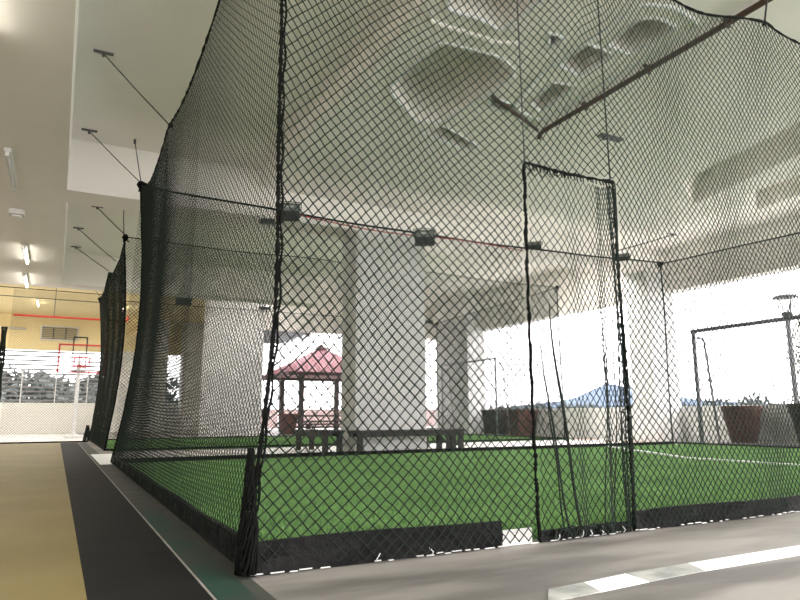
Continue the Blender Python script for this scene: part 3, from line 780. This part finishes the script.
# net across the court
cn = thing('court_net', (-0.5, 24.2, 0), 'fine dark net hung across the yellow court before the basketball hoop', 'net')
def f_cn(u, v): return np.stack([-1.55+2.6*u, 24.25+0.05*np.sin(u*14), 0.02+4.95*v], 1)
net_panel('net_panel', f_cn, 2.6, 4.95, 0.085, 0.085, 0.0038, cn)
rope('top_rope', rope_pts((-6.9, 24.25, 5.12), (1.1, 24.25, 5.0), 20, 0.03), 0.014, cn)
rope('top_rope', rope_pts((-6.9, 24.28, 4.85), (1.1, 24.28, 4.72), 20, 0.04), 0.012, cn)
rope('foot_rope', rope_pts((-6.9, 24.25, 0.03), (1.0, 24.25, 0.03), 10), 0.025, cn)
b = MB()
for k in range(9):
    a = 2*PI*k/9
    b.tube([(-1.70+math.cos(a+q*.3)*0.07*(1+.25*math.sin(q*.8)), 24.25+math.sin(a+q*.3)*0.09, 0.03+4.9*q/24*(0.75)) for q in range(25)], 0.022, 5)
b.build('gathered_net', M['net'], cn, smooth=True)

# ------------------------------------------------------------------ ceiling fixtures
def tube_lamp(x, y, lit, label, L=1.95, S=5.22):
    t = thing('hanging_tube_lamp', (x, y, S), label, 'tube light', 'tube lights on the ceiling')
    MB().box((x-.05, y-L/2, S-.07), (x+.05, y+L/2, S), .01).build('housing', M['plastic'], t)
    MB().tube([(x, y-L/2+.04, S-.10), (x, y+L/2-.04, S-.10)], 0.028, 8).build('tube', M['tube_on'] if lit else M['tube_off'], t, True)
    for q in (-1, 1): MB().box((x-.03, y+q*(L/2-.03)-.02, S-.14), (x+.03, y+q*(L/2-.03)+.02, S-.06)).build('end_cap', M['plastic'], t)
    return t
tube_lamp(-1.06, 7.25, True, 'lit tube light at the upper left frame corner')
tube_lamp(-1.06, 12.95, False, 'unlit tube light in front of the small ceiling box')
tube_lamp(-1.06, 19.75, True, 'lit tube light behind the small ceiling box')
tube_lamp(-1.20, 23.6, True, 'lit tube light, the most distant in the row')
FILL_LAMPS = [(-4.6, -4, LOW, 25), (-4.6, 3, LOW, 25), (-4.6, 10, LOW, 25), (-4.6, 17, LOW, 25)]  # tube lamps added out of view to fill the interior with light
FILL_LAMPS += [(x, y, SOF, e_) for x, e_ in ((4.6, 90), (8.8, 210), (13.0, 230)) for y in (-5.0, 0.2)]
FILL_LAMPS += [(9.4, 15.75, BAY, 260), (13.4, 15.75, BAY, 260), (3.0, 25.7, BAY, 130), (7.6, 25.7, BAY, 130)]
for x, y, z, e in FILL_LAMPS: tube_lamp(x, y, True, 'added unseen fill tube light away from the yellow floor row', S=z)
for x in (-4.6, -1.2, 2.6):
    for y in (28, 35): tube_lamp(x, y, True, 'lit tube light on the yellow ceiling beyond the beam', S=BAY)
t = thing('ceiling_box', (-1.09, 15.7, LOW), 'small white square box on the ceiling between tube lights', 'ceiling box')
MB().box((-1.24, 15.55, LOW-.12), (-0.94, 15.85, LOW), .02).build('housing', M['plastic'], t)
MB().box((-1.18, 15.62, LOW-.16), (-1.00, 15.78, LOW-.12), .02).build('cover', M['white_paint'], t)

t = thing('sprinkler_pipe', (0.3, 30, 4.88), 'red pipe with elbow running across the far yellow ceiling', 'pipe')
MB().tube([(-1.85, 30, 4.90), (2.2, 30, 4.90), (2.36, 30, 4.92), (2.42, 30, 5.0), (2.42, 30, 5.12)], 0.042, 10).build('main_run', M['red_pipe'], t, True)
b = MB()
for x in (-0.4, 1.5): MB().tube([(x, 30, 4.9), (x, 30, BAY)], 0.012, 6).build('hanger', M['grey_metal'], t)
t = thing('mounted_pipe', (-3.2, 30.6, 4.6), 'thin pale pipe on the far beam left of the red pipe', 'pipe')
MB().tube([(-4.5, 39.7, 5.55), (-1.8, 39.7, 5.5)], 0.06, 8).build('main_run', M['plastic'], t, True)
MB().box((-4.3, 39.66, 5.45), (-4.2, 39.79, 5.65)).build('clip', M['grey_metal'], t)

t = thing('vent_grille', (-0.2, 39.75, 5.3), 'pale slatted vent grille on the beam above the far louvres', 'vent')
b = MB(); frame(b, -1.1, 0.75, 4.95, 5.75, 0.07, 39.70, 39.79); b.build('frame', M['plastic'], t)
b = MB()
for k in range(7): b.box((-1.03, 39.74, 5.04+k*0.095), (0.68, 39.78, 5.075+k*0.095))
for x in (-0.5, 0.1): b.box((x, 39.73, 5.02), (x+.05, 39.77, 5.68))
b.build('slats', M['grey_metal'], t)

t = thing('drain_pipe', (7.32, 6, 5.78), 'brown drain pipe under the recessed ceiling with a short branch', 'pipe')
MB().tube([(7.32, 8.55, 5.70), (7.32, 8.50, 5.79), (7.33, 8.40, 5.82), (7.36, 2.0, 5.82), (7.38, -2, 5.82)], 0.042, 10).build('main_run', M['brown_pipe'], t, True)
MB().tube([(7.26, 8.5, 5.84), (7.10, 8.45, 5.865), (6.9, 8.35, 5.862), (5.80, 7.86, 5.86)], 0.028, 8).build('branch', M['brown_pipe'], t, True)
for y in (7.4, 6.1, 4.8): MB().box((7.29, y-.015, 5.77), (7.40, y+.015, 5.90)).build('clamp', M['brown_pipe'], t)
t = thing('ceiling_bracket', (8.76, 8.2, 5.85), 'small grey metal plate on the pale ceiling above the door', 'bracket')
MB().box((8.45, 8.12, 5.86), (9.0, 8.26, 5.898), .004).build('plate', M['grey_metal'], t)
MB().tube([(8.55, 8.19, 5.90), (8.55, 8.19, 5.80)], 0.03, 8).build('hook', M['grey_metal'], t)

# ------------------------------------------------------------------ outside planting
def leafcloud(n, c, s, size):
    p = rng.normal(size=(n, 3)); p /= np.linalg.norm(p, axis=1)[:, None]
    p *= (rng.random((n, 1))**0.45); p = p*np.array(s)+np.array(c)
    d = rng.normal(size=(n, 3)); d /= np.linalg.norm(d, axis=1)[:, None]
    w = np.cross(d, rng.normal(size=(n, 3))); w /= np.linalg.norm(w, axis=1)[:, None]
    sz = size*rng.uniform(0.6, 1.4, (n, 1))
    return np.stack([p, p+d*sz+w*sz*.45, p+d*sz*2, p+d*sz-w*sz*.45], 1).reshape(-1, 3)
def leaf_mesh(name, clouds, m, parent=None):
    V = np.concatenate(clouds)
    if parent is not None: V = V-np.array(parent['_off'])
    n = len(V)//4; me = bpy.data.meshes.new(name)
    me.vertices.add(len(V)); me.vertices.foreach_set('co', V.reshape(-1))
    me.loops.add(len(V)); me.loops.foreach_set('vertex_index', np.arange(len(V), dtype=np.int32))
    me.polygons.add(n); me.polygons.foreach_set('loop_start', np.arange(0, 4*n, 4, dtype=np.int32)); me.update(calc_edges=True)
    o = link(name, me, m, parent)
    if parent is not None: o['_off'] = list(parent['_off'])
    return o
tx, ty = 22.3, 13.0
t = thing('slender_tree', (tx, ty, 0), 'slender leafy tree behind the street lantern', 'tree')
MB().tube([(tx, ty, -0.01), (tx+.05, ty, 2), (tx, ty, 3.6)], [0.08, 0.06, 0.02], 8).build('trunk', M['bark'], t, True)
leaf_mesh('foliage', [leafcloud(160, (tx+rng.uniform(-.3, .3), ty+rng.uniform(-.3, .3), z), (0.45, 0.45, 0.28), 0.05) for z in np.linspace(1.0, 4.1, 11)], M['leaf'], t)

cl = []
for k in range(130):
    x = rng.uniform(-14, 9); hgt = rng.uniform(1.5, 4.9) if x > -3.5 else rng.uniform(3.0, 5.6)
    for q in range(4):
        cl.append(leafcloud(60, (x+rng.uniform(-.8, .8), 72+rng.uniform(-4, 4), hgt-q*1.3-0.3), (1.6, 1.4, 0.9), 0.42))
o = leaf_mesh('treeline', cl, M['farleaf']); o['kind'] = 'stuff'; o['label'] = 'grey treetops seen through the far louvres'; o['category'] = 'trees'
cl = []
for k in range(110):
    y = rng.uniform(20, 120); x = 75+rng.uniform(-5, 5); hgt = rng.uniform(1.0, 2.5)
    for q in range(2): cl.append(leafcloud(50, (x, y+rng.uniform(-1, 1), hgt-q*1.6), (1.5, 1.8, 0.8), 0.3))
o = leaf_mesh('treeline', cl, M['farleaf']); o['kind'] = 'stuff'; o['label'] = 'hazy treetops just above the right parapet'; o['category'] = 'trees'
def ridge(name, x, pts, m, label):
    b = MB()
    for (y0, z0), (y1, z1) in zip(pts, pts[1:]):
        b.hexa([(x, y0, -14), (x+90, y0, -14), (x+90, y1, -14), (x, y1, -14)], [(x+20, y0, z0), (x+70, y0, z0*.6), (x+70, y1, z1*.6), (x+20, y1, z1)])
    o = b.build(name, m); return struct(o, label, 'hill')
ridge('hills', 200, [(100, 3), (150, 5), (190, 8), (203, 10), (212, 14.0), (218, 15.0), (226, 13.2), (238, 9.5), (250, 8), (300, 5), (360, 2)], M['hill'], 'blue hill in the haze beyond the right parapet')

# ------------------------------------------------------------------ light
w = bpy.data.worlds.new('sky'); scene.world = w; w.use_nodes = True
bg = w.node_tree.nodes['Background']; bg.inputs['Color'].default_value = (1.0, 0.98, 0.99, 1); bg.inputs['Strength'].default_value = 4.4
def lamp(x, y, z, sx, sy, e, color):
    l = bpy.data.lights.new('tube_light', 'AREA'); l.shape = 'RECTANGLE'; l.size = sx; l.size_y = sy; l.energy = e; l.color = color
    o = bpy.data.objects.new('tube_light', l); col.objects.link(o); o.location = (x, y, z-0.16); return o
WARM = (1.0, 0.80, 0.45)
for (x, y, e) in ((-1.06, 7.2, 2), (-1.06, 19.7, 15), (-1.15, 23.4, 20)):
    lamp(x, y, LOW, 0.1, 1.9, e, WARM)
for (x, y, e) in ((-4.6, 28, 160), (-1.2, 28, 160), (2.6, 28, 160), (-4.6, 35, 160), (-1.2, 35, 160), (2.6, 35, 160)):
    lamp(x, y, BAY, 0.1, 1.9, e*0.42, (1.0, 0.96, 0.88))
COOL = (1.0, 0.96, 0.92)
for x, y, z, e in FILL_LAMPS: lamp(x, y, z, 0.1, 1.9, e, COOL)  # area lights of the added fill lamps

for o in list(bpy.data.objects):
    if '_off' in o: del o['_off']

vs = scene.view_settings
vs.view_transform = 'Standard'; vs.look = 'None'; vs.gamma = 1.0; vs.use_curve_mapping = False
vs.exposure = 0.98
